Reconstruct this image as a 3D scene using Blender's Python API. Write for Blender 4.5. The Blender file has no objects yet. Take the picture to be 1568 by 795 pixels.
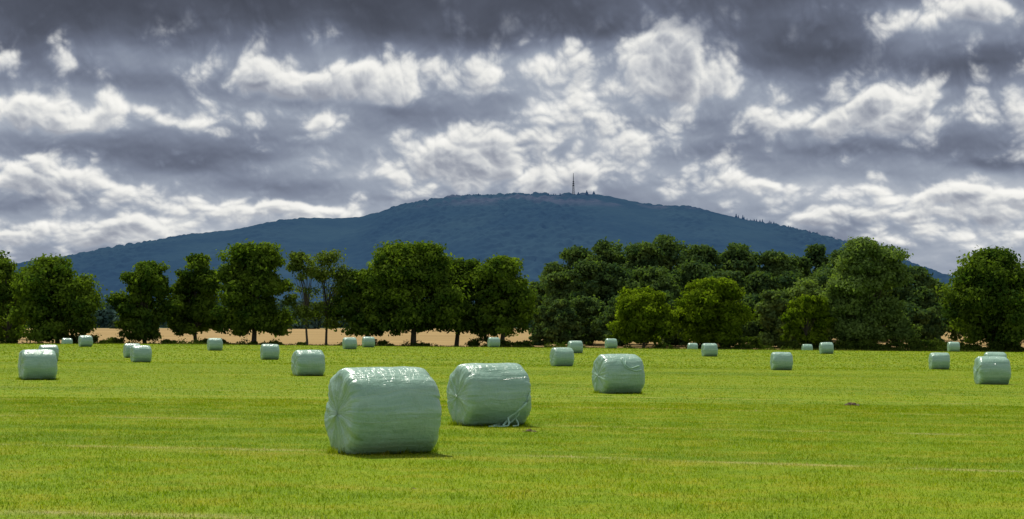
import bpy, math, random
import numpy as np
from mathutils import noise as mnoise, Vector

SEED=7
rng=np.random.default_rng(SEED)
scene=bpy.context.scene
EYE=1.7; F=2600.0; HY=508.0; CX=784.0
SUN_EL=math.radians(56); SUN_AZ=math.radians(-22)   # azimuth measured from +Y towards +X

# ------------------------------------------------------------------ helpers
def link(ob):
    scene.collection.objects.link(ob); return ob

def make_mesh(name, verts, quads, mats, midx=None, rnd=None, smooth=None, linkit=True):
    me=bpy.data.meshes.new(name)
    verts=np.asarray(verts,dtype=np.float32); quads=np.asarray(quads,dtype=np.int32)
    n=len(quads)
    me.vertices.add(len(verts)); me.vertices.foreach_set('co',verts.ravel())
    me.loops.add(n*4); me.loops.foreach_set('vertex_index',quads.ravel())
    me.polygons.add(n); me.polygons.foreach_set('loop_start',np.arange(n,dtype=np.int32)*4)
    for m in mats: me.materials.append(m)
    if midx is not None: me.polygons.foreach_set('material_index',np.asarray(midx,dtype=np.int32))
    me.update(calc_edges=True)
    if rnd is not None:
        a=me.attributes.new('rnd','FLOAT','FACE'); a.data.foreach_set('value',np.asarray(rnd,dtype=np.float32))
    if smooth is not None:
        s=np.asarray(smooth,dtype=bool) if not isinstance(smooth,bool) else np.full(n,smooth)
        me.polygons.foreach_set('use_smooth',s)
    me.validate()
    ob=bpy.data.objects.new(name,me)
    if linkit: link(ob)
    return ob

class Geo:
    def __init__(s): s.v=[];s.q=[];s.m=[];s.r=[];s.s=[];s.n=0
    def add(s,v,q,mat=0,rnd=0.5,smooth=False):
        v=np.asarray(v,dtype=np.float32).reshape(-1,3); q=np.asarray(q,dtype=np.int64).reshape(-1,4)
        s.v.append(v); s.q.append(q+s.n); s.n+=len(v)
        s.m.append(np.full(len(q),mat)); s.r.append(np.broadcast_to(rnd,(len(q),)).astype(np.float32)); s.s.append(np.full(len(q),smooth))
    def build(s,name,mats):
        return make_mesh(name,np.concatenate(s.v),np.concatenate(s.q),mats,np.concatenate(s.m),np.concatenate(s.r),np.concatenate(s.s))

def tube(geo,pts,rad,sides=7,mat=0,rnd=.5):
    pts=np.asarray(pts,float); k=len(pts); V=[]
    for i in range(k):
        t=pts[min(i+1,k-1)]-pts[max(i-1,0)]; t/=np.linalg.norm(t)+1e-9
        up=np.array([0,0,1.]) if abs(t[2])<.9 else np.array([1.,0,0])
        a=np.cross(t,up); a/=np.linalg.norm(a); b=np.cross(t,a)
        for j in range(sides):
            an=2*math.pi*j/sides
            V.append(pts[i]+rad[i]*(math.cos(an)*a+math.sin(an)*b))
    Q=[]
    for i in range(k-1):
        for j in range(sides):
            j2=(j+1)%sides
            Q.append((i*sides+j,i*sides+j2,(i+1)*sides+j2,(i+1)*sides+j))
    geo.add(V,Q,mat,rnd,True)

def unit(v): return v/(np.linalg.norm(v,axis=-1,keepdims=True)+1e-9)

def leaf_quads(geo,c,nrm,size,rnd,mat,r=rng,aspect=.7):
    n=len(c)
    nrm=unit(nrm)
    t=unit(np.cross(nrm,unit(r.normal(size=(n,3))))); b=np.cross(nrm,t)
    s=np.asarray(size).reshape(-1,1)*np.ones((n,1))
    V=np.stack([c-t*s, c+b*s*aspect*.8+t*s*.15, c+t*s, c-b*s*aspect+t*s*.1],axis=1).reshape(-1,3)
    Q=np.arange(n*4).reshape(n,4)
    geo.add(V,Q,mat,rnd,False)

# ------------------------------------------------------------------ terrain function
_ys=[-60,0,23,32,50,70,95,115,140,165,200,207,225,240,270,330,420,600,1000,2000,3000,5000,9000]
_zs=[0.0,0,0,-.07,-.19,-.36,-.55,-.6,-.5,-.38,-.2,-.2,-.65,-1.15,-1.5,-1.0,.2,2.9,4,14,25,30,20]
_g=np.arange(-60,9001,1.0); _gz=np.interp(_g,_ys,_zs)
_k=np.exp(-.5*(np.arange(-12,13)/4.0)**2); _k/=_k.sum()
_gs=np.convolve(np.pad(_gz,12,mode='edge'),_k,mode='valid')
def gz(x,y):
    x=np.asarray(x,float); y=np.asarray(y,float)
    z=np.interp(y,_g,_gs)
    fade=np.clip((480-y)/220,0,1)*np.clip((y+40)/40,0,1)
    xx=np.clip(x,-45,90)
    return z-.0095*xx*fade

# ------------------------------------------------------------------ node helpers
class NT:
    def __init__(s,nt): s.nt=nt; s.N=nt.nodes; s.L=nt.links; s.N.clear()
    def n(s,t,**kw):
        nd=s.N.new(t)
        for k,v in kw.items(): setattr(nd,k,v)
        return nd
    def _in(s,sock,v):
        if isinstance(v,bpy.types.NodeSocket): s.L.new(v,sock)
        elif v is not None: sock.default_value=v
    def math(s,op,a,b=None,c=None,clamp=False):
        nd=s.n('ShaderNodeMath',operation=op,use_clamp=clamp)
        s._in(nd.inputs[0],a); s._in(nd.inputs[1],b)
        if c is not None: s._in(nd.inputs[2],c)
        return nd.outputs[0]
    def vm(s,op,a,b=None,out=0,scale=None):
        nd=s.n('ShaderNodeVectorMath',operation=op)
        s._in(nd.inputs[0],a)
        if b is not None: s._in(nd.inputs[1],b)
        if scale is not None: s._in(nd.inputs['Scale'],scale)
        return nd.outputs[out]
    def noise(s,vec,scale,detail=3,rough=.5,dist=0,out='Fac'):
        nd=s.n('ShaderNodeTexNoise'); s._in(nd.inputs['Vector'],vec)
        nd.inputs['Scale'].default_value=scale; nd.inputs['Detail'].default_value=detail
        nd.inputs['Roughness'].default_value=rough; nd.inputs['Distortion'].default_value=dist
        return nd.outputs[out]
    def ramp(s,f,stops,interp='LINEAR'):
        nd=s.n('ShaderNodeValToRGB'); cr=nd.color_ramp; cr.interpolation=interp
        while len(cr.elements)<len(stops): cr.elements.new(.5)
        for e,(p,c) in zip(cr.elements,stops):
            e.position=p; e.color=(c[0],c[1],c[2],1) if hasattr(c,'__len__') else (c,c,c,1)
        s._in(nd.inputs[0],f); return nd.outputs[0]
    def mix(s,f,a,b,mode='MIX'):
        nd=s.n('ShaderNodeMix',data_type='RGBA',blend_type=mode)
        s._in(nd.inputs[0],f)
        for sock,v in ((nd.inputs[6],a),(nd.inputs[7],b)):
            if isinstance(v,tuple) and len(v)==3: v=(*v,1)
            s._in(sock,v)
        return nd.outputs[2]
    def maprange(s,v,a,b,c=0.,d=1.,smooth=False):
        nd=s.n('ShaderNodeMapRange'); 
        if smooth: nd.interpolation_type='SMOOTHSTEP'
        s._in(nd.inputs[0],v)
        for i,q in enumerate((a,b,c,d)): nd.inputs[i+1].default_value=q
        return nd.outputs[0]

def new_mat(name):
    m=bpy.data.materials.new(name); m.use_nodes=True
    return m,NT(m.node_tree)

# ------------------------------------------------------------------ materials
def leaf_mat(name,dark,light,trans=.3,haze=None):
    m,t=new_mat(name)
    at=t.n('ShaderNodeAttribute',attribute_name='rnd')
    pos=t.n('ShaderNodeNewGeometry').outputs['Position']
    nz=t.noise(pos,.45,2)
    f=t.math('ADD',t.math('MULTIPLY',at.outputs['Fac'],.75),t.math('MULTIPLY',t.math('SUBTRACT',nz,.5),1.1),clamp=True)
    col=t.mix(f,dark,light)
    d=t.n('ShaderNodeBsdfDiffuse'); t.L.new(col,d.inputs[0])
    tr=t.n('ShaderNodeBsdfTranslucent'); 
    tc=t.mix(1.0,col,(1.3,1.4,.5),'MULTIPLY'); t.L.new(tc,tr.inputs[0])
    mx=t.n('ShaderNodeMixShader'); mx.inputs[0].default_value=trans
    t.L.new(d.outputs[0],mx.inputs[1]); t.L.new(tr.outputs[0],mx.inputs[2])
    o=t.n('ShaderNodeOutputMaterial'); t.L.new(mx.outputs[0],o.inputs[0])
    return m

M_OAK=leaf_mat('oak_leaves',(.032,.070,.013),(.185,.26,.028),.40)
M_OAKB=leaf_mat('bright_oak_leaves',(.060,.105,.008),(.23,.31,.020),.44)
M_WIL=leaf_mat('willow_leaves',(.07,.12,.034),(.20,.28,.075),.38)
M_ASH=leaf_mat('ash_leaves',(.055,.09,.018),(.20,.26,.05),.4)
M_WOOD=leaf_mat('woodland_leaves',(.032,.068,.030),(.135,.20,.050),.35)
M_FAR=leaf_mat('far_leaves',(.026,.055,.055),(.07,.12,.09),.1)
M_HEDGE=leaf_mat('hedge_leaves',(.03,.06,.010),(.10,.14,.02),.3)

def bark():
    m,t=new_mat('bark')
    pos=t.n('ShaderNodeTexCoord').outputs['Object']
    nz=t.noise(t.vm('MULTIPLY',pos,(4,4,1)),3,4)
    col=t.ramp(nz,[(.3,(.03,.025,.018)),(.7,(.10,.085,.065))])
    b=t.n('ShaderNodeBsdfPrincipled'); t.L.new(col,b.inputs['Base Color']); b.inputs['Roughness'].default_value=.9
    o=t.n('ShaderNodeOutputMaterial'); t.L.new(b.outputs[0],o.inputs[0]); return m
M_BARK=bark()

def field_colour(t,pos):
    """grass colour of the mown field, in world metres"""
    rot=t.n('ShaderNodeVectorRotate',rotation_type='Z_AXIS'); t.L.new(pos,rot.inputs['Vector']); rot.inputs['Angle'].default_value=math.radians(11)
    p=rot.outputs[0]
    big=t.noise(t.vm('MULTIPLY',p,(.03,.09,0)),1.0,3)
    str1=t.noise(t.vm('MULTIPLY',p,(.05,.7,0)),1.0,4,.6)
    med=t.noise(t.vm('MULTIPLY',p,(1,1,0)),1.1,5,.65)
    fine=t.noise(t.vm('MULTIPLY',p,(1,1,0)),14,3,.7)
    col=t.ramp(big,[(.3,(.120,.205,.004)),(.5,(.165,.250,.005)),(.7,(.205,.275,.006))])
    col=t.mix(t.maprange(med,.46,.72,0,.7),col,(.285,.265,.016))
    col=t.mix(t.maprange(med,.46,.28,0,.5),col,(.080,.150,.004))
    col=t.mix(t.maprange(str1,.55,.72,0,.55),col,(.29,.27,.035))
    col=t.mix(t.maprange(str1,.47,.32,0,.55),col,(.092,.170,.003))
    sy=t.n('ShaderNodeSeparateXYZ'); t.L.new(p,sy.inputs[0])
    yy=t.math('ADD',sy.outputs[1],t.math('MULTIPLY',t.noise(t.vm('MULTIPLY',p,(.03,.03,0)),1,2),9))
    pp=t.math('PINGPONG',yy,4.5)
    brk=t.noise(t.vm('MULTIPLY',p,(.5,1.4,0)),1,4,.65)
    ln=t.math('MULTIPLY',t.maprange(pp,0,.34,1,0),t.maprange(brk,.42,.64,0,.8))
    col=t.mix(ln,col,(.36,.32,.12))
    return col,fine,med

def ground_mat():
    m,t=new_mat('ground_fields')
    pos=t.n('ShaderNodeNewGeometry').outputs['Position']
    sx=t.n('ShaderNodeSeparateXYZ'); t.L.new(pos,sx.inputs[0]); Y=sx.outputs[1]
    col,fine,med=field_colour(t,pos)
    col=t.mix(t.maprange(fine,.35,.7),t.mix(1.,col,(.62,.68,.6),'MULTIPLY'),t.mix(1.,col,(1.15,1.1,1.2),'MULTIPLY'))
    sn=t.noise(t.vm('MULTIPLY',pos,(.02,.15,0)),1.,4)
    gold=t.ramp(sn,[(.3,(.22,.150,.055)),(.7,(.33,.225,.09))])
    vo=t.n('ShaderNodeTexVoronoi'); t.L.new(t.vm('MULTIPLY',pos,(.003,.0022,0)),vo.inputs['Vector']); vo.inputs['Scale'].default_value=1.
    so=t.n('ShaderNodeSeparateColor'); t.L.new(vo.outputs['Color'],so.inputs[0])
    patch=t.ramp(so.outputs[0],[(0,(.05,.10,.055)),(.3,(.09,.16,.07)),(.55,(.20,.19,.12)),(.75,(.05,.09,.06)),(1,(.12,.17,.09))],'CONSTANT')  # far field colours with blue distance haze mixed in
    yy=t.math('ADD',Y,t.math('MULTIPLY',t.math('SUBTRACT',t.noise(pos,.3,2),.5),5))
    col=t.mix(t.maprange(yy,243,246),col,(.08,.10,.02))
    col=t.mix(t.maprange(yy,258,262),col,gold)
    col=t.mix(t.maprange(yy,620,624),col,patch)
    b=t.n('ShaderNodeBsdfPrincipled'); t.L.new(col,b.inputs['Base Color']); b.inputs['Roughness'].default_value=.95; b.inputs['Specular IOR Level'].default_value=.1
    bp=t.n('ShaderNodeBump'); bp.inputs['Strength'].default_value=.6; bp.inputs['Distance'].default_value=.04
    t.L.new(fine,bp.inputs['Height']); t.L.new(bp.outputs[0],b.inputs['Normal'])
    o=t.n('ShaderNodeOutputMaterial'); t.L.new(b.outputs[0],o.inputs[0]); return m

def grass_mat():
    m,t=new_mat('grass_blades')
    pos=t.n('ShaderNodeNewGeometry').outputs['Position']
    at=t.n('ShaderNodeAttribute',attribute_name='rnd').outputs['Fac']
    col,fine,med=field_colour(t,pos)
    col=t.mix(1.,col,t.ramp(at,[(0,(.5,.62,.5)),(.75,(1.15,1.1,1.)),(.93,(1.25,1.1,1.)),(1,(2.0,1.4,6.5))]),'MULTIPLY')
    d=t.n('ShaderNodeBsdfDiffuse'); t.L.new(col,d.inputs[0])
    tr=t.n('ShaderNodeBsdfTranslucent'); t.L.new(t.mix(1.,col,(1.25,1.3,.7),'MULTIPLY'),tr.inputs[0])
    mx=t.n('ShaderNodeMixShader'); mx.inputs[0].default_value=.5
    t.L.new(d.outputs[0],mx.inputs[1]); t.L.new(tr.outputs[0],mx.inputs[2])
    o=t.n('ShaderNodeOutputMaterial'); t.L.new(mx.outputs[0],o.inputs[0]); return m

def wrap_mat():
    m,t=new_mat('pale_green_wrap')
    tc=t.n('ShaderNodeTexCoord').outputs['Object']
    oi=t.n('ShaderNodeObjectInfo')
    p=t.vm('ADD',tc,t.vm('SCALE',oi.outputs['Location'],scale=.7))
    lump=t.noise(p,3.2,4,.6)
    sx=t.n('ShaderNodeSeparateXYZ'); t.L.new(tc,sx.inputs[0])
    ang=t.math('ARCTAN2',t.math('SUBTRACT',sx.outputs[2],.6),sx.outputs[1])
    ang=t.math('ADD',ang,t.math('MULTIPLY',t.noise(p,1.3,2),.35))
    cb=t.n('ShaderNodeCombineXYZ'); t.L.new(t.math('MULTIPLY',ang,3.2),cb.inputs[0]); t.L.new(t.math('MULTIPLY',sx.outputs[0],.35),cb.inputs[1]); t.L.new(oi.outputs['Random'],cb.inputs[2])
    strip=t.noise(cb.outputs[0],2.2,5,.62)
    saw=t.math('FRACT',t.math('ADD',t.math('MULTIPLY',ang,1.75),t.math('MULTIPLY',sx.outputs[0],.10)))
    edge=t.maprange(saw,.0,.035,1,0)
    wr=t.noise(t.vm('MULTIPLY',p,(7,2.5,2.5)),1.6,4,.62,.8)
    col=t.ramp(strip,[(.3,(.225,.385,.275)),(.5,(.285,.455,.345)),(.72,(.36,.53,.415))])
    col=t.mix(t.math('MULTIPLY',saw,.28),col,(.21,.365,.265))
    col=t.mix(t.math('MULTIPLY',edge,.35),col,(.50,.64,.54))
    col=t.mix(t.maprange(lump,.52,.78,0,.34),col,(.18,.28,.18))
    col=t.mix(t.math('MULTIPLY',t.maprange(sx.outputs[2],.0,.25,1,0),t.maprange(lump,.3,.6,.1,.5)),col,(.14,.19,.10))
    b=t.n('ShaderNodeBsdfPrincipled'); t.L.new(col,b.inputs['Base Color'])
    t.L.new(t.maprange(lump,.3,.7,.17,.33),b.inputs['Roughness']); b.inputs['Specular IOR Level'].default_value=.7
    h=t.math('ADD',t.math('MULTIPLY',strip,.55),t.math('MULTIPLY',wr,.42))
    h=t.math('ADD',h,t.math('MULTIPLY',edge,.10))
    h=t.math('ADD',h,t.math('MULTIPLY',lump,.8))
    bp=t.n('ShaderNodeBump'); bp.inputs['Strength'].default_value=.8; bp.inputs['Distance'].default_value=.05
    t.L.new(h,bp.inputs['Height']); t.L.new(bp.outputs[0],b.inputs['Normal'])
    tr=t.n('ShaderNodeBsdfTranslucent'); t.L.new(col,tr.inputs[0])
    mx=t.n('ShaderNodeMixShader'); mx.inputs[0].default_value=.06
    t.L.new(b.outputs[0],mx.inputs[1]); t.L.new(tr.outputs[0],mx.inputs[2])
    o=t.n('ShaderNodeOutputMaterial'); t.L.new(mx.outputs[0],o.inputs[0]); return m

def hazed_hill_mat(name,c1,c2,em):
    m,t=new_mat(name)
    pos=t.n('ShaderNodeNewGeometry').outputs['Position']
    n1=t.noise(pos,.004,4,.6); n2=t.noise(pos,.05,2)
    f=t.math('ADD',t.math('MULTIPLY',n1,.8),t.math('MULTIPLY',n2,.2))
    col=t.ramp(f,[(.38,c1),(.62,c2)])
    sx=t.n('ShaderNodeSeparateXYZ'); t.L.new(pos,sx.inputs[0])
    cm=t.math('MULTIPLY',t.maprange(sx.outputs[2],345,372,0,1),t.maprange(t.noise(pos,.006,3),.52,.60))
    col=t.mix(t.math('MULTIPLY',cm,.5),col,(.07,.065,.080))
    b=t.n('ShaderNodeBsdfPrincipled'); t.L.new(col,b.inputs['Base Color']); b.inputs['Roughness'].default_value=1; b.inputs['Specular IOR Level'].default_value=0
    b.inputs['Emission Color'].default_value=(*em,1); b.inputs['Emission Strength'].default_value=1  # even bluish glow imitating airlight between viewer and hill
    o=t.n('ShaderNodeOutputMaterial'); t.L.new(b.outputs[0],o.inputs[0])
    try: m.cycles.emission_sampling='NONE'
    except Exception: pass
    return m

def plain_mat(name,c,rough=.8,metal=0):
    m,t=new_mat(name)
    pos=t.n('ShaderNodeTexCoord').outputs['Object']
    col=t.mix(t.noise(pos,20,4),tuple(v*.6 for v in c),tuple(v*1.3 for v in c))
    b=t.n('ShaderNodeBsdfPrincipled'); t.L.new(col,b.inputs['Base Color']); b.inputs['Roughness'].default_value=rough; b.inputs['Metallic'].default_value=metal
    o=t.n('ShaderNodeOutputMaterial'); t.L.new(b.outputs[0],o.inputs[0]); return m

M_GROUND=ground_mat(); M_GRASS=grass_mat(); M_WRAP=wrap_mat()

# ------------------------------------------------------------------ ground sheet
yv=np.concatenate([-np.geomspace(20000,70,24),np.linspace(-60,300,241),np.geomspace(306,30000,90)])
xv=np.sinh(np.linspace(-1,1,181)*7)*36.5
X,Y=np.meshgrid(xv,yv); Z=gz(X,Y)
W=len(xv);H=len(yv)
idx=np.arange(W*H).reshape(H,W)
Q=np.stack([idx[:-1,:-1],idx[:-1,1:],idx[1:,1:],idx[1:,:-1]],axis=-1).reshape(-1,4)
make_mesh('ground',np.stack([X,Y,Z],-1).reshape(-1,3),Q,[M_GROUND],smooth=True)

# ------------------------------------------------------------------ bales
def bale_mesh(name,hi,seed,R=.650,L=1.29):
    na=160 if hi else 64; nd=14 if hi else 6; nc=9 if hi else 6; ns=34 if hi else 12
    rc=.12
    prof=[]
    for i in range(nd): prof.append((-L/2,(R-rc)*(i+.02)/nd,'e'))
    for i in range(nc+1):
        a=math.pi/2*i/nc; prof.append((-L/2+rc-rc*math.cos(a),R-rc+rc*math.sin(a),'c'))
    for i in range(1,ns): prof.append((-L/2+rc+(L-2*rc)*i/ns,R,'s'))
    for i in range(nc+1):
        a=math.pi/2*(1-i/nc); prof.append((L/2-rc+rc*math.cos(a),R-rc+rc*math.sin(a),'c'))
    for i in range(nd-1,-1,-1): prof.append((L/2,(R-rc)*(i+.02)/nd,'e'))
    V=[]
    r_=random.Random(seed)
    ph=[r_.uniform(0,6.28) for _ in range(6)]
    for (x,r,k) in prof:
        sg=-1 if x<0 else 1
        for j in range(na):
            a=2*math.pi*j/na
            ca,sa=math.cos(a),math.sin(a)
            tx=x/(L/2)
            n1=mnoise.noise(Vector((ca*2.5+seed,sa*2.5,sg*3+seed*.3+r)))
            n2=mnoise.noise(Vector((ca*9+seed,sa*9,sg*2+r*1.5)))
            n3=mnoise.noise(Vector((x*2.2,ca*r*2.2+seed,sa*r*2.2)))
            n4=mnoise.noise(Vector((x*5,ca*r*5+seed,sa*r*5)))
            rr=r; xx=x
            q=min(1,r/R)
            endw=max(0,(abs(tx)-.72)/.28)
            if k!='e' : rr+= -abs(n2)*.036*endw + .012*n1*endw
            if k in('e','c'):
                xx+= sg*( .024*n1+.020*n2*q*q+.016*n4 + .02*(1-q*q))
            if k!='e':
                rr+= .018*(1-tx*tx) + .016*n3 +.007*n4
            rr*=1+.006*math.cos(a*9+ph[3])*(q)
            y=ca*rr; z=sa*rr
            zb=-(R-.05)
            if z<zb+.12:
                tt=(zb+.12-z); z=zb+.12-.12*(1-math.exp(-tt/.12)); y*=1+.25*tt
            z*=.985; y*=1.01
            V.append((xx,y,z))
    k=len(prof); Qs=[]
    for i in range(k-1):
        for j in range(na):
            j2=(j+1)%na
            Qs.append((i*na+j,i*na+j2,(i+1)*na+j2,(i+1)*na+j))
    V=np.array(V); zmin=V[:,2].min(); V[:,2]-=zmin
    Qs=np.array(Qs)[:,::-1]
    return V,Qs

bales=[(495,676,697,140,21),(686,812,653,101,23),(905,988,603,63,22),(445,499,576,42,17),(27,89,582,49,12),
 (58,91,553,26,10),(93,112,0,15,12),(120,142,531,18,14),(190,215,548,23,12),(199,233,555,27,14),(318,340,537,20,12),
 (399,427,551,25,10),(524,547,535,19,12),(553,575,532,17,10),(745,767,532,16,14),(842,879,561,30,18),(869,893,541,20,12),
 (925,946,532,16,14),(1051,1070,0,15,8),(1074,1099,546,21,14),(1178,1215,567,29,12),(1226,1246,0,15,12),(1254,1277,542,18.5,12),
 (1420,1457,566,27,12),(1449,1471,538,16,12),(1490,1548,589,45,16),(1507,1540,568,30,12)]
bale_obs=[]; bale_xy=[]
for i,(l,r,bt,h,th) in enumerate(bales):
    if bt==0: d=229.0
    else:
        d=F*1.25/h
        az=((l+r)/2-CX)/F
        ds=np.linspace(d*.80,min(d*1.2,206),400)
        yy=HY+F*(EYE-gz(az*ds,ds))/ds
        dd=ds[np.argmin(abs(yy-bt)*1.0+abs(ds-d)/d*6)]
        d=dd
    az=((l+r)/2-CX)/F
    d2=d+.55
    x=az*d2
    V,Qs=bale_mesh('b',i in(0,1,2,3,4,25),i*1.7+3)
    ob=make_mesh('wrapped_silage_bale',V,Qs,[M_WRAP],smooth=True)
    phi=math.radians(th)-math.atan(az)
    sc=1.0
    if bt and d*h/F<1.25: sc=max(.9,d*h/F/1.25)
    if bt and d*h/F>1.25: sc=min(1.1,d*h/F/1.25)
    ob.scale=(sc,)*3
    ob.location=(x,d2,float(gz(x,d2))-.025); ob.rotation_euler=(random.Random(i).uniform(-.02,.02),random.Random(i+9).uniform(-.02,.02),phi)
    bale_obs.append(ob); bale_xy.append((x,d2))

def strands(parent,name,paths,w):
    g=Geo()
    for pts in paths:
        pts=np.array(pts,float); n=14
        tt=np.linspace(0,1,len(pts)); ti=np.linspace(0,1,n)
        P=np.stack([np.interp(ti,tt,pts[:,c]) for c in range(3)],-1)
        P[:,0]+=.012*np.sin(ti*11+pts[0,0]*9)
        tube(g,P,[w*(.7+.5*abs(math.sin(q*5))) for q in ti],6)
    ob=g.build(name,[M_STR]); ob.parent=parent
    return ob
M_STR=plain_mat('loose_film',(.36,.56,.43),.4)
def surf(x,a,off=.020,R=.668):
    a=math.radians(a); return (x,-math.cos(a)*(R+off),max(.02,.60+math.sin(a)*(R+off)*.95))
strands(bale_obs[1],'torn_wrap',[
 [surf(.58,5,-.01),surf(.5,-10),surf(.38,-24),surf(.2,-38),surf(.02,-55,.05),(-.15,-.52,.03)],
 [surf(.57,0,-.01),surf(.46,-16),surf(.32,-30),surf(.15,-44,.04),(.02,-.62,.03)],
 [surf(.40,-20),surf(.36,-36),surf(.22,-50,.06),(.12,-.62,.03),(-.02,-.68,.02)],
 [surf(.3,-28),surf(.34,-44,.03),(.36,-.60,.03),(.18,-.68,.02)],
 [surf(.25,-32),surf(.16,-40,.05),(.1,-.70,.02),(-.3,-.66,.02)]],.018)
strands(bale_obs[2],'torn_flap',[
 [surf(-.05,58),surf(-.1,45),surf(.0,20),surf(.25,12),surf(.5,14)],
 [surf(.05,50),surf(0,30),surf(.12,18),surf(.45,26)]],.018)

# ------------------------------------------------------------------ grass
def blades(n,y0,y1,hmin,hmax,w,pw,r):
    u=r.random(n); y=(y0**pw+(y1**pw-y0**pw)*u)**(1/pw)
    x=(r.random(n)*2-1)*(y*.36+2)
    keep=np.ones(n,bool)
    for bx,by in bale_xy[:5]:
        keep&=((x-bx)**2/.5+(y-by)**2/.3)>1
    x=x[keep];y=y[keep];n=len(x)
    z=gz(x,y)-.005
    h=r.uniform(hmin,hmax,n)*(.7+.9*r.random(n)**5)
    cn=np.sin(x*2.1+np.sin(y*1.3)*2)*np.sin(y*1.7+np.sin(x*.9)*2)
    h*=1+.30*cn
    a=r.uniform(0,2*math.pi,n); dx=np.cos(a);dy=np.sin(a)
    lean=r.normal(0,.55,(n,2))*h[:,None]
    ww=w*(.6+.8*r.random(n))*(1+y/60*.6)
    base=np.stack([x,y,z],-1); side=np.stack([dx*ww,dy*ww,0*dx],-1)
    tip=base+np.stack([lean[:,0],lean[:,1],h],-1)
    V=np.stack([base-side,base+side,tip+side*.25,tip-side*.25],1).reshape(-1,3)
    return V,np.arange(len(x)*4).reshape(-1,4),r.random(len(x))**1.0
g=Geo()
V,Qq,R_=blades(520000,13.5,45,.018,.042,.0032,1.1,rng); g.add(V,Qq,0,R_)
V,Qq,R_=blades(220000,40,120,.018,.04,.008,1.2,rng); g.add(V,Qq,0,R_)
V,Qq,R_=blades(90000,110,212,.03,.06,.022,1.3,rng); g.add(V,Qq,0,R_)
for bi in range(6):
    bx,by=bale_xy[bi]; n=900
    a=rng.uniform(0,2*math.pi,n); rr=rng.uniform(.95,1.25,n)
    ph=bale_obs[bi].rotation_euler[2]
    lx=np.cos(a)*rr*.66; ly=np.sin(a)*rr*.40
    x=bx+lx*math.cos(ph)-ly*math.sin(ph); y=by+lx*math.sin(ph)+ly*math.cos(ph)
    z=gz(x,y); h=rng.uniform(.04,.11,n); b=np.stack([x,y,z],-1)
    s=np.stack([np.cos(a*7)*.005,np.sin(a*7)*.005,0*a],-1)
    t=b+np.stack([rng.normal(0,.03,n),rng.normal(0,.03,n),h],-1)
    g.add(np.stack([b-s,b+s,t+s*.3,t-s*.3],1).reshape(-1,3),np.arange(n*4).reshape(-1,4),0,rng.random(n)*.8)
g.build('grass',[M_GRASS])

M_SOIL=plain_mat('soil',(.09,.055,.03),.95)
for (px,py,s) in [(1303,621,.22),(811,661,.13),(632,748,.06)]:
    d=EYE*F/(py-HY)
    for _ in range(6): 
        zz=float(gz((px-CX)/F*d,d)); d=(EYE-zz)*F/(py-HY)
    x=(px-CX)/F*d
    nu,nv=20,8; V=[]
    for i in range(nv+1):
        e=i/nv
        for j in range(nu):
            a=2*math.pi*j/nu; r=s*(1-e*.98); nn=mnoise.noise(Vector((math.cos(a)*2+px,math.sin(a)*2,e*4)))
            V.append((x+math.cos(a)*r*(1+.5*nn),d+math.sin(a)*r*(1+.5*nn),zz-.02+s*.42*math.sqrt(e)*(1+.6*nn)))
    Qs=[(i*nu+j,i*nu+(j+1)%nu,(i+1)*nu+(j+1)%nu,(i+1)*nu+j) for i in range(nv) for j in range(nu)]
    make_mesh('soil_clod',V,Qs,[M_SOIL],smooth=True)

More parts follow.
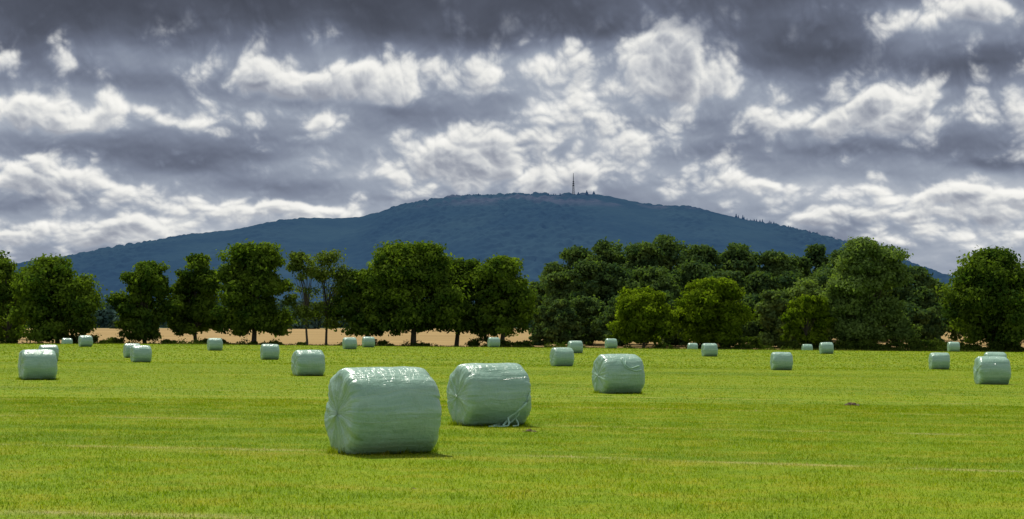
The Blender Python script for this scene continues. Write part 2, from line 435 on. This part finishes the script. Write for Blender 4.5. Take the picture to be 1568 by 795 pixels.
# ------------------------------------------------------------------ trees
def crown(geo,cx,cy,z0,z1,w,ncl,lpc,leaf,r,mat=1,rb=0.0,rc_f=(.07,.125),dome=True,depth=None):
    """a low, broad crown of several billowing lobes, each lobe made of leaf clumps"""
    a=w/2; Hh=(z1-z0); dpt=(depth or w)/2
    nl=int(np.clip(ncl/7,5,30))
    wl=.30 if dome else .45          # height of the widest part
    h=r.random(nl)**.9*.95+.05
    lr=r.uniform(.22,.42,nl)*min(a,Hh*.62)
    if not dome: lr*=.85
    def Rh(h): 
        up=np.sqrt(np.clip(1-np.clip((h-wl)/(1.02-wl),0,1)**2,0,1)); lo=(.80 if dome else .55)+(1-(.80 if dome else .55))*np.clip(h/wl,0,1)
        return np.where(h>wl,up,lo)
    an=r.uniform(0,2*math.pi,nl); q=r.uniform(.72,1.10,nl)
    LC=np.stack([np.cos(an)*np.maximum(Rh(h)*a-lr,.05*a)*q,np.sin(an)*np.maximum(Rh(h)*dpt-lr,.05*a)*q,np.minimum(h*Hh,Hh-lr*.8)],-1)
    LC[0]=[r.uniform(-.3,.3)*a,0,Hh-lr[0]*.85]
    LC[1]=[-(a-lr[1]),0,r.uniform(.12,.45)*Hh]; LC[2]=[(a-lr[2]),0,r.uniform(.12,.45)*Hh]
    LC[3]=[-(a-lr[3])*.62,r.uniform(-.3,.3)*a,r.uniform(.55,.82)*Hh]; LC[4]=[(a-lr[4])*.62,r.uniform(-.3,.3)*a,r.uniform(.52,.80)*Hh]
    li=r.integers(0,nl,ncl)
    D=unit(r.normal(size=(ncl,3))); D[:,2]+=.15
    rcl=r.uniform(rc_f[0],rc_f[1],ncl)*min(w,Hh*1.1)
    C=LC[li]+unit(D)*(lr[li]*(.35+.70*r.random(ncl)))[:,None]
    k=int(ncl*.30)
    hk=r.random(k)*.85; ak=r.uniform(0,6.283,k); qk=r.random(k)**.5*.72
    C[:k]=np.stack([np.cos(ak)*qk*Rh(hk)*a,np.sin(ak)*qk*Rh(hk)*dpt,hk*Hh],-1)
    C=C+np.array([cx,cy,z0])
    C[:,2]=np.maximum(C[:,2],z0+rcl*.3); C[:,2]=np.minimum(C[:,2],z1-rcl*.7)
    n=ncl*lpc
    ci=np.repeat(np.arange(ncl),lpc)
    d=unit(r.normal(size=(n,3))); d[:,2]=d[:,2]*.9+.15
    kk=1+.28*np.sin(d[:,0]*5+ci*1.3)*np.sin(d[:,1]*5+ci)+.20*r.normal(size=n)
    rr=rcl[ci]*(.45+.6*r.random(n)**.6)*kk
    P=C[ci]+d*rr[:,None]*np.array([1.12,1.12,.78])
    nr=unit(d)+r.normal(size=(n,3))*.55+np.array([0,0,.25])
    clr=r.random(ncl)
    rn=np.clip(clr[ci]*.65+r.random(n)*.35+rb,0,1.5)
    leaf_quads(geo,P,nr,leaf*(.6+.8*r.random(n)),rn,mat,r)
    return C,rcl

def limbs(geo,x,y,gzv,z0,z1,w,C,r,tr,fork=None,nl=14):
    fork=fork or (gzv+(z0-gzv)*.9+.4)
    lean=r.normal(0,.15,2)
    top=np.array([x+lean[0]*2,y+lean[1]*2,z0+(z1-z0)*.62])
    base=np.array([x,y,gzv-.3]); 
    k=8; pts=[base+(top-base)*i/k+np.array([math.sin(i*1.1+x)*.12,math.cos(i*1.3)*.12,0])*(i>0) for i in range(k+1)]
    rad=[tr*1.5]+[tr*(1-.85*i/k) for i in range(1,k+1)]
    tube(geo,pts,rad,9)
    sel=r.choice(len(C),min(nl,len(C)),replace=False)
    for s in sel:
        e=C[s]; zf=min(max(fork,gzv+.4)+r.random()*.45*(z1-z0)*.5,e[2]-.1) if e[2]>fork else fork
        f=(zf-base[2])/(top[2]-base[2]); f=min(max(f,.1),.9)
        b=base+(top-base)*f
        mid=b+(e-b)*.5+np.array([0,0,.12*np.linalg.norm(e-b)])+r.normal(0,.15,3)
        P=[b,b+(mid-b)*.5+r.normal(0,.06,3),mid,mid+(e-mid)*.5+r.normal(0,.12,3),e]
        q=tr*.5*(1-f*.5)
        tube(geo,P,[q,q*.8,q*.6,q*.38,q*.12],6)

def px2x(px,d): return (px-CX)/F*d
def py2z(py,d): return EYE+(HY-py)/F*d

# name, centre bearing, crown width, top, crown base, distance, clumps, leaves/clump, leaf size, leaves, trunk radius, tint
trees=[
 ('oak_tree',-15,120,386,514,285,120,170,.30,M_OAK,.42,0),
 ('oak_tree',10,84,400,518,258,95,170,.25,M_OAK,.32,.15),
 ('oak_tree',88,146,393,519,250,210,175,.25,M_OAK,.42,0),
 ('oak_tree',222,102,403,517,252,150,175,.25,M_OAK,.36,-.12),
 ('oak_tree',300,96,390,513,257,160,175,.25,M_OAK,.34,-.05),
 ('oak_tree',388,120,375,511,252,220,175,.25,M_OAK,.45,.05),
 ('ash_tree',466,60,386,498,250,70,60,.2,M_ASH,.2,0),
 ('ash_tree',506,78,384,502,253,90,70,.2,M_ASH,.22,0),
 ('oak_tree',562,120,414,511,252,160,175,.25,M_OAK,.36,-.1),
 ('oak_tree',634,180,375,505,250,330,180,.25,M_OAK,.5,.05),
 ('oak_tree',700,106,398,507,254,150,175,.25,M_OAK,.4,-.1),
 ('oak_tree',768,114,395,513,251,200,180,.25,M_OAK,.42,.12),
 ('field_maple_tree',984,108,442,523,249,160,190,.22,M_OAKB,.28,0),
 ('field_maple_tree',1088,132,429,523,250,210,190,.22,M_OAKB,.34,-.05),
 ('field_maple_tree',1238,80,455,523,250,100,190,.22,M_OAKB,.26,-.1),
 ('willow_tree',1328,146,368,524,252,220,180,.24,M_WIL,.42,0),
 ('oak_tree',1522,154,383,522,252,270,180,.25,M_OAK,.46,-.08),
 ('oak_tree',1640,150,393,520,256,130,150,.28,M_OAK,.4,0),
]
for i,(nm,px,wp,tp,bp_,d,ncl,lpc,lf,mat,tr,tn) in enumerate(trees):
    r=np.random.default_rng(200+i)
    x=px2x(px,d); w=wp/F*d; z1=py2z(tp,d)-.0; z0=py2z(bp_,d); g0=float(gz(x,d))
    z0=max(z0,g0+.5)
    geo=Geo()
    if nm=='ash_tree':
        C,rc=crown(geo,x,d,z0,z1,w,ncl,lpc,lf,r,1,0,(.10,.19),dome=False)
        limbs(geo,x+ (0.3 if px<480 else -.5),d,g0,z0+1,z1,w,C,r,tr,nl=26)
    elif nm=='willow_tree':
        C,rc=crown(geo,x-.6,d,z0,z1,w*.74,int(ncl*.65),lpc,lf,r,1,.1,(.09,.16),dome=False)
        C2,_=crown(geo,x+w*.2,d+.5,z0,z1-1.6,w*.60,int(ncl*.4),lpc,lf,r,1,0,(.10,.18))
        C3,_=crown(geo,x-w*.22,d-.5,z0,z1-5,w*.56,int(ncl*.35),lpc,lf,r,1,0,(.10,.18))
        C=np.concatenate([C,C2,C3])
        limbs(geo,x,d,g0,z0,z1,w,C,r,tr,nl=18)
    else:
        C,rc=crown(geo,x,d,z0,z1,w,ncl,lpc,lf,r,1,tn)
        limbs(geo,x,d,g0,z0,z1,w,C,r,tr)
    geo.build(nm,[M_BARK,mat])

geo=Geo(); r=np.random.default_rng(55)
back=[(848,404,84),(888,380,90),(930,367,98),(985,373,100),(1035,361,108),(1085,376,96),(1130,375,100),(1185,387,100),(1216,392,80),(1248,376,80),(1290,384,96),(1350,378,100),(1400,410,84),(1428,428,60)]
for (px,tp,wp) in back:
    d=400+r.uniform(-10,10); x=px2x(px,d); w=wp/F*d; g0=float(gz(x,d)); z1=py2z(tp,d)
    C,rc=crown(geo,x,d,g0+2,z1,w,140,100,.40,r,1,r.uniform(-.15,.15))
    limbs(geo,x,d,g0,g0+2,z1,w,C,r,.45,nl=5)
for (px,tp,wp) in [(838,436,60),(866,418,90),(905,402,98),(950,406,98),(1005,410,100),(1060,403,104),(1110,416,96),(1160,418,98),(1210,416,90),(1262,413,98),(1310,418,96),(1370,423,98),(1415,440,60)]:
    d=355+r.uniform(-8,8); x=px2x(px,d); w=wp/F*d; g0=float(gz(x,d)); z1=py2z(tp,d)
    C,rc=crown(geo,x,d,g0+1,z1,w,120,100,.36,r,1,r.uniform(-.2,.12))
for (px,tp,wp) in [(834,470,40),(860,460,70),(905,456,90),(955,453,90),(1010,448,90),(1060,448,90),(1120,450,90),(1165,453,80),(1190,470,60),(1290,455,90),(1345,458,90),(1395,463,80),(1428,470,40)]:
    d=332+r.uniform(-5,5); x=px2x(px,d); w=wp/F*d; g0=float(gz(x,d)); z1=py2z(tp,d)
    C,rc=crown(geo,x,d,g0+.2,z1,w,80,95,.34,r,1,r.uniform(-.2,.1))
for (px,tp,wp,rb) in [(1232,428,100,.85),(1195,446,80,.35)]:
    d=322; x=px2x(px,d); w=wp/F*d; g0=float(gz(x,d)); z1=py2z(tp,d)
    C,rc=crown(geo,x,d,g0+.2,z1,w,90,105,.32,r,1,rb)
for px in (1480,1530,1580,1640,1700,-60,-130,20,-200):
    d=380+r.uniform(-20,20); tp=r.uniform(425,450) if px>1000 else r.uniform(400,430)
    x=px2x(px,d); g0=float(gz(x,d)); 
    crown(geo,x,d,g0+.5,py2z(tp,d),90/F*d,60,90,.42,r,1)
geo.build('woodland',[M_BARK,M_WOOD])

geo=Geo(); r=np.random.default_rng(66)
n=70000
x=r.uniform(-110,110,n)
hh=.50+.35*(.5+.5*np.sin(x*.21+np.sin(x*.05)*3))+.3*np.sin(x*.9+np.sin(x*.33)*2)+.15*np.sin(x*2.7)
hh=np.clip(hh,.2,1.4)+.4*np.clip((x-33)/10,0,1)
y=248+r.normal(0,.9,n)
u=r.random(n)
z=gz(x,y)+u*hh*(1+.25*r.normal(size=n))
leaf_quads(geo,np.stack([x,y,z],-1),r.normal(size=(n,3))+[0,-.2,.8],.13*(.6+.8*r.random(n)),r.random(n)*.9,0,r)
for px in list(r.uniform(-60,1640,36))+list(r.uniform(1130,1640,22)):
    d=249+r.uniform(-1,3); xx=px2x(px,d); g0=float(gz(xx,d)); h=r.uniform(.8,2.2)*(1.2 if px>1130 else 1); 
    crown(geo,xx,d,g0-.2,g0+h,h*r.uniform(1.6,3.2),24,80,.17,r,0,0,(.14,.26))
geo.build('hedgerow',[M_HEDGE])
n=36000; x=r.uniform(-100,100,n); y=244+r.normal(0,1.2,n); zz=gz(x,y); h=r.uniform(.3,.9,n)
b=np.stack([x,y,zz],-1); s=np.stack([np.full(n,.03),0*x,0*x],-1); t=b+np.stack([r.normal(0,.12,n),r.normal(0,.1,n),h],-1)
M_TALL=leaf_mat('tall_grass_blades',(.05,.075,.015),(.17,.17,.06),.35)
make_mesh('tall_grass',np.stack([b-s,b+s,t+s*.3,t-s*.3],1).reshape(-1,3),np.arange(n*4).reshape(-1,4),[M_TALL],rnd=r.random(n))

geo=Geo(); r=np.random.default_rng(77)
for d,n,h in [(640,34,6),(760,50,9),(950,80,13),(1400,100,17),(2000,120,20),(2800,150,26)]:
    for k in range(n):
        x=r.uniform(-.42,.42)*d
        dd=d+r.normal(0,d*.03)+x*.15; g0=float(gz(x,dd)); H=h*r.uniform(.35,1.15); 
        crown(geo,x,dd,g0-1,g0+H,H*r.uniform(1.2,2.4),22,34,d*.0013,r,0,r.uniform(-.2,.4),(.18,.3))
geo.build('distant_trees',[M_FAR])

# ------------------------------------------------------------------ hills
def hill(name,prof,D,y0,y1,dx,mat,crownh,seed,spur=1.0):
    P=np.array(prof,float)
    xs=(P[:,0]-CX)/F*D; zs=EYE+(HY-P[:,1])/F*D
    xv=np.arange(xs.min(),xs.max(),dx); yv=np.arange(y0,y1,dx)
    zr=np.interp(xv,xs,zs); k=np.exp(-.5*(np.arange(-12,13)/5.)**2);k/=k.sum(); zr=np.convolve(np.pad(zr,12,mode='edge'),k,'valid')
    X,Y=np.meshgrid(xv,yv)
    rr=np.random.default_rng(seed)
    sp=np.zeros_like(X)
    for i in range(14):
        a=rr.uniform(0,math.pi); L_=rr.uniform(160,900); sp+=np.sin((X*math.cos(a)+Y*math.sin(a)*.5)/L_*6.28+rr.uniform(0,6.28))*L_/900
    t=np.where(Y<D,(Y-y0)/(D-y0),1-(Y-D)/(y1-D)); t=np.clip(t,0,1)
    s=t**1.15; s=.5*(s+(3*t*t-2*t**3))
    base=8.0
    Z=base+(zr[None,:]-base)*s+sp*13*spur*t*(1-t)*4*.8
    cell=15.0
    ci=np.floor(X/cell).astype(int); cj=np.floor(Y/cell).astype(int)
    bump=np.zeros_like(Z)
    def hsh(i,j,k): 
        v=np.sin(i*127.1+j*311.7+k*74.7)*43758.5453; return v-np.floor(v)
    for di in(-1,0,1):
        for dj in(-1,0,1):
            ii=ci+di;jj=cj+dj
            qx=(ii+hsh(ii,jj,1))*cell; qy=(jj+hsh(ii,jj,2))*cell
            R=9+5*hsh(ii,jj,3); hgt=crownh*(.35+.9*hsh(ii,jj,4)**2)
            dd=((X-qx)**2+(Y-qy)**2)/R**2
            bump=np.maximum(bump,hgt*np.sqrt(np.clip(1-dd,0,1)))
    patch=np.clip(.75+.5*np.sin(X/170+2)+.4*np.sin(X/61),.2,1)
    Z=Z+bump*patch-4
    Z=np.where(t<=0.004,-30,Z)
    H,W=X.shape; idx=np.arange(W*H).reshape(H,W)
    Q=np.stack([idx[:-1,:-1],idx[:-1,1:],idx[1:,1:],idx[1:,:-1]],axis=-1).reshape(-1,4)
    return make_mesh(name,np.stack([X,Y,Z],-1).reshape(-1,3),Q,[mat],smooth=True)

M_HILL=hazed_hill_mat('hazed_forested_hill',(.010,.023,.030),(.018,.036,.040),(.020,.045,.098))  # blue base and faint glow paint distance haze onto the forest
M_HILL2=hazed_hill_mat('far_hazed_forested_hill',(.02,.05,.09),(.03,.06,.10),(.04,.08,.15))  # stronger painted haze: bluer base, brighter glow
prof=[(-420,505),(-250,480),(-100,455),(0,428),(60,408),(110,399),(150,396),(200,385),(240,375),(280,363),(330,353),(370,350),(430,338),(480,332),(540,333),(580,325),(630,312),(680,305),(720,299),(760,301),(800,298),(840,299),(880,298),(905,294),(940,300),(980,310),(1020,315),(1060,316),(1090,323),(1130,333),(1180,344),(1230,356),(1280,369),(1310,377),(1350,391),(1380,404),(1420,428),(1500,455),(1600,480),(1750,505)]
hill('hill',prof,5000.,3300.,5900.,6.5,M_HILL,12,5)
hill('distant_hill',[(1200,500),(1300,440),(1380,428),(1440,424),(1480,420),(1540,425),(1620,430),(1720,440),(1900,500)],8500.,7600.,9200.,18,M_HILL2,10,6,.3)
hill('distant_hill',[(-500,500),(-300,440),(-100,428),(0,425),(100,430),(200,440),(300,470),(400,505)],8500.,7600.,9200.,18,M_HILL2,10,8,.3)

geo=Geo(); r=np.random.default_rng(91)
P=np.array(prof,float)
for px in np.concatenate([r.uniform(1120,1330,80),r.uniform(700,960,26)]):
    d=4990+r.uniform(-40,10); x=px2x(px,5000); z=EYE+(HY-np.interp(px,P[:,0],P[:,1]))/F*5000-9
    h=r.uniform(9,18) if px>1100 else r.uniform(9,13); w=h*r.uniform(.25,.4) if px>1100 else h*r.uniform(.45,.7)
    lev=5
    V=[];Qs=[]
    for i in range(lev+1):
        e=i/lev
        for j in range(6):
            a=j/6*6.28+i; rad=w*(1-e)*(1 if i%2==0 else .75)+.3
            V.append((x+math.cos(a)*rad,d+math.sin(a)*rad,z+h*e))
    for i in range(lev):
        for j in range(6): Qs.append((i*6+j,i*6+(j+1)%6,(i+1)*6+(j+1)%6,(i+1)*6+j))
    geo.add(V,Qs,0,.5,False)
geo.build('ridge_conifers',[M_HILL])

geo=Geo()
mx=px2x(878,5000); mz=py2z(299,5000)-3
def mpos(h,c):
    w=3.6-(h/42)*2.0 if h<42 else .8
    return np.array([mx+[-1,1,1,-1][c]*w,5000+[-1,-1,1,1][c]*w,mz+h])
for c in range(4):
    tube(geo,[mpos(0,c),mpos(42,c)],[.6,.5],5)
for k in range(7):
    for c in range(4):
        tube(geo,[mpos(k*6,c),mpos(k*6+6,(c+1)%4)],[.3,.3],4); tube(geo,[mpos(k*6+6,c),mpos(k*6+6,(c+1)%4)],[.3,.3],4)
tube(geo,[(mx,5000,mz+40),(mx,5000,mz+55),(mx,5000,mz+68)],[1.2,1.,.5],8)
for h,w in((30,3.2),(36,3.),(42,2.6)): tube(geo,[(mx,5000,mz+h),(mx,5000,mz+h+2.2)],[w,w],10)
M_MAST=plain_mat('mast_steel',(.05,.06,.08),.6)
geo.build('radio_mast',[M_MAST])

# ------------------------------------------------------------------ sky backdrop: cloud deck
class Perlin:
    def __init__(s,seed):
        r=np.random.default_rng(seed); s.p=r.permutation(512); a=r.uniform(0,2*math.pi,512); s.gx=np.cos(a); s.gy=np.sin(a)
    def __call__(s,x,y):
        xi=np.floor(x).astype(np.int64); yi=np.floor(y).astype(np.int64); fx=x-xi; fy=y-yi
        u=fx*fx*fx*(fx*(fx*6-15)+10); v=fy*fy*fy*(fy*(fy*6-15)+10)
        def g(i,j):
            h=s.p[(s.p[(xi+i)&511]+yi+j)&511]; return s.gx[h]*(fx-i)+s.gy[h]*(fy-j)
        a=g(0,0);b=g(1,0);c=g(0,1);d=g(1,1)
        return (a+(b-a)*u)*(1-v)+(c+(d-c)*u)*v
PN=Perlin(11)
def rot(x,y,a): return x*math.cos(a)-y*math.sin(a), x*math.sin(a)+y*math.cos(a)
def fbm(x,y,o=5,g=.5):
    r=0;a=1;n=0
    for i in range(o):
        X,Y=rot(x*2.03**i,y*2.03**i,i*.9); r=r+a*PN(X+17.3*i,Y+9.1*i); n+=a; a*=g
    return r/n*1.6
def bil(x,y,o=5,g=.5):
    r=0;a=1;n=0
    for i in range(o):
        X,Y=rot(x*2.03**i,y*2.03**i,i*.8); r=r+a*np.abs(PN(X+31.7*i,Y+5.9*i)); n+=a; a*=g
    return r/n*2.6
def sstep(a,b,x):
    t=np.clip((x-a)/(b-a),0,1); return t*t*(3-2*t)
POS=[(425,125,84,24,1),(480,130,50,20,.7),(610,120,84,24,.9),(580,150,50,11,.4),(30,190,80,20,.9),(100,195,60,14,.75),(230,182,95,15,.85),(330,192,50,16,.5),(40,275,90,24,.9),(130,290,60,18,.7),(215,298,70,14,.7),(330,324,150,13,.85),(440,320,80,10,.7),
 (90,362,160,13,.95),(230,358,70,10,.7),(478,192,34,24,.6),(490,225,30,12,.4),(575,266,60,11,.65),(700,245,64,34,1.0),(770,225,62,26,.8),(640,235,45,18,.5),(850,112,54,26,.72),(900,150,48,26,.7),(730,115,40,20,.5),(860,185,62,22,.5),(1000,95,46,46,.85),(1050,72,40,38,.8),(1085,120,36,34,.8),(1030,130,44,24,.5),
 (820,268,90,19,.8),(900,280,60,12,.7),(970,215,64,22,.75),(1180,185,34,30,.85),(1220,205,36,12,.6),(1340,172,62,36,1.05),(1390,185,34,26,.8),(1300,195,60,18,.6),(1430,42,70,25,1.0),(1500,50,34,16,.6),(1545,187,48,32,1.),(1100,280,70,16,.8),(1180,290,70,11,.65),
 (1400,302,140,13,.8),(1520,312,80,13,.8),(1500,334,120,12,.8),(1320,328,100,11,.7),(1480,364,150,12,.7),(135,114,28,16,.6),(10,130,30,13,.4),(560,342,100,9,.5),(1250,342,80,9,.5)]
NEG=[(300,28,640,54,1.1),(1000,-25,800,42,1.1),(830,50,170,22,.75),(1270,100,140,36,1.),(1500,112,120,20,.75),(1180,55,100,30,.8),(650,178,110,18,.5),(350,234,170,22,.45),(190,132,160,24,.45),
 (100,234,170,18,.5),(1320,240,180,22,.5),(450,288,170,14,.35),(1100,232,80,20,.4),(90,327,140,10,.5),(1530,264,110,14,.45),(1040,190,90,18,.35),(1150,318,120,9,.25),(560,310,100,10,.25),(790,170,60,20,.3)]
def qy(py): return -330*np.log(np.maximum(508-py,-20)+110)
def blobs(lst,px,py,k=.8):
    r=np.zeros_like(px)
    for bx,by,rx,ry,a in lst: r+=a*np.exp(-k*(((px-bx)/rx)**2+((py-by)/ry)**2))
    return r
def dens(px,py,octv=6):
    q=qy(py)
    w1=fbm(px/110,q/70,3); w2=fbm(px/110+50,q/70+20,3)
    st=np.clip(330/(np.maximum(508-py,0)+110),.65,3)
    X=px+w1*50; Y=py+w2*22/st
    out=np.clip(1-blobs([(784,250,1400,420,1)],px,py,1)*2,0,1)
    M=np.minimum(blobs(POS,X,Y,.75),1.15)+out*(.5+.9*fbm(px/300+9,q/120,3))
    b=bil((px+w2*12)/72,(q+w1*12)/47,octv,.49)
    return M*.95+(b-.45)*.95-.44
def cloud_colour(px,py):
    q=qy(py)
    D=dens(px,py)
    sc=np.clip(330/(np.maximum(508-py,0)+110),.65,3)
    st=6.5/sc**.7
    od=np.zeros_like(px)
    for k in range(1,6):
        od+=np.clip(dens(px+k*st*.3,py-k*st,3),0,.8)
    T=np.exp(-od*.45)
    dd=dens(px+2.4,py-5.0/sc**.5,6)
    rel=np.clip((D-dd)*.62,-.18,.18)
    soft=fbm(px/330,q/75,4)
    soft2=fbm(px/110+7,q/40,4,.42)
    el=(508-py)
    g=.395+.19*soft+.09*soft2+.22*np.exp(-np.maximum(el,0)/120.)+.08*np.clip(blobs(POS,px,py,.3),0,1.2)
    g+=.18*np.clip(D+.40,0,.5)+rel*.12
    w=fbm(px/190+3,q/60,4); w3=fbm(px/190+30,q/60+4,4)
    N=blobs(NEG,px+w*60,py+w3*22,.8)
    g=g-.265*np.clip(N,0,1.15)
    g=g+.25*sstep(560,1100,el)
    gs=np.array([0,.12,.26,.38,.52,.70,1.0]); 
    GR=np.array([[.060,.068,.092],[.086,.098,.133],[.136,.157,.215],[.213,.245,.322],[.32,.362,.44],[.49,.525,.58],[.8,.81,.82]])
    grey=np.stack([np.interp(g,gs,GR[:,c]) for c in range(3)],-1)
    A=sstep(-.22,.40,D)*(1-.85*sstep(.60,1.05,N))
    sh=.40+.37*T+rel+.24*soft2+.12*soft-.24*sstep(.35,.9,D)*(1-T)-.12*np.clip(N,0,1)
    ws=np.array([0,.25,.5,.75,1.0])
    WH=np.array([[.20,.22,.285],[.33,.355,.415],[.54,.56,.59],[.81,.81,.785],[.95,.94,.90]])
    white=np.stack([np.interp(sh,ws,WH[:,c]) for c in range(3)],-1)
    return grey*(1-A[...,None])+white*A[...,None]
def axis(core0,core1,step,far0,far1,gr=1.06):
    c=list(np.arange(core0,core1,step)); s=step
    lo=[];v=core0
    while v>far0: s*=gr; v-=s; lo.append(v)
    s=step; hi=[];v=c[-1]
    while v<far1: s*=gr; v+=s; hi.append(v)
    return np.array(lo[::-1]+c+hi)
pxs=axis(-60,1630,1.5,-2600,4200); pys=axis(-30,450,1.25,-900,560)
PX,PY=np.meshgrid(pxs,pys)
COL=cloud_colour(PX,np.minimum(PY,470+.0*PY))
RS=26000.
AZ=(PX-CX)/F; EL=(HY-PY)/F
V=np.stack([RS*np.sin(AZ),RS*np.cos(AZ),EYE+RS*np.tan(np.clip(EL,-.05,1.))],-1)
H,W=PX.shape; idx=np.arange(H*W).reshape(H,W)
Q=np.stack([idx[:-1,:-1],idx[1:,:-1],idx[1:,1:],idx[:-1,1:]],-1).reshape(-1,4)
m,t=new_mat('cloud_deck')
at=t.n('ShaderNodeAttribute',attribute_name='cloud')
em=t.n('ShaderNodeEmission'); t.L.new(at.outputs['Color'],em.inputs[0])
tr=t.n('ShaderNodeBsdfTransparent'); mx_=t.n('ShaderNodeMixShader')
t.L.new(at.outputs['Alpha'],mx_.inputs[0]); t.L.new(tr.outputs[0],mx_.inputs[1]); t.L.new(em.outputs[0],mx_.inputs[2])
o=t.n('ShaderNodeOutputMaterial'); t.L.new(mx_.outputs[0],o.inputs[0])
try: m.cycles.emission_sampling='NONE'
except Exception as e: print(e)
sk=make_mesh('sky',V.reshape(-1,3),Q,[m])
a=sk.data.attributes.new('cloud','FLOAT_COLOR','POINT')
fade=np.clip((PY+900)/350,0,1)*np.clip((PX+2600)/700,0,1)*np.clip((4200-PX)/700,0,1)
a.data.foreach_set('color',np.concatenate([COL,fade[...,None]],-1).astype(np.float32).ravel())

# ------------------------------------------------------------------ world
w=bpy.data.worlds.new('World'); scene.world=w; w.use_nodes=True
t=NT(w.node_tree)
sky=t.n('ShaderNodeTexSky',sky_type='NISHITA'); sky.sun_disc=False
sky.sun_elevation=SUN_EL; sky.sun_rotation=SUN_AZ
gen=t.n('ShaderNodeTexCoord').outputs['Generated']
nz=t.noise(t.vm('MULTIPLY',gen,(1,1,2)),2.2,4,.55)
cl=t.ramp(nz,[(.35,(2.5,2.8,3.4)),(.5,(4.9,5.1,5.6)),(.62,(8.8,8.7,8.2))])
gap=t.maprange(nz,.40,.52,.85,.1)
colr=t.mix(gap,cl,sky.outputs[0])
bg=t.n('ShaderNodeBackground'); t.L.new(colr,bg.inputs[0]); bg.inputs[1].default_value=.1
o=t.n('ShaderNodeOutputWorld'); t.L.new(bg.outputs[0],o.inputs[0])
try:
    w.cycles.sampling_method='MANUAL'; w.cycles.sample_map_resolution=256
except Exception as e: print(e)

# ------------------------------------------------------------------ sun
sd=bpy.data.lights.new('sun','SUN'); sd.energy=5.0; sd.angle=math.radians(.5); sd.color=(1,.95,.85)
so=link(bpy.data.objects.new('sun',sd))
dirv=Vector((math.sin(SUN_AZ)*math.cos(SUN_EL),math.cos(SUN_AZ)*math.cos(SUN_EL),math.sin(SUN_EL)))
so.rotation_euler=dirv.to_track_quat('Z','Y').to_euler(); so.location=(0,0,50)

# ------------------------------------------------------------------ camera
cd=bpy.data.cameras.new('camera'); cam=link(bpy.data.objects.new('camera',cd))
cam.location=(0,0,EYE); cam.rotation_euler=(math.radians(90),0,0)
cd.sensor_width=36; cd.lens=36*F/1568; cd.shift_y=(HY-397.5)/1568
cd.clip_start=.1; cd.clip_end=60000
scene.camera=cam
scene.view_settings.view_transform='Standard'; scene.view_settings.look='None'; scene.view_settings.exposure=0
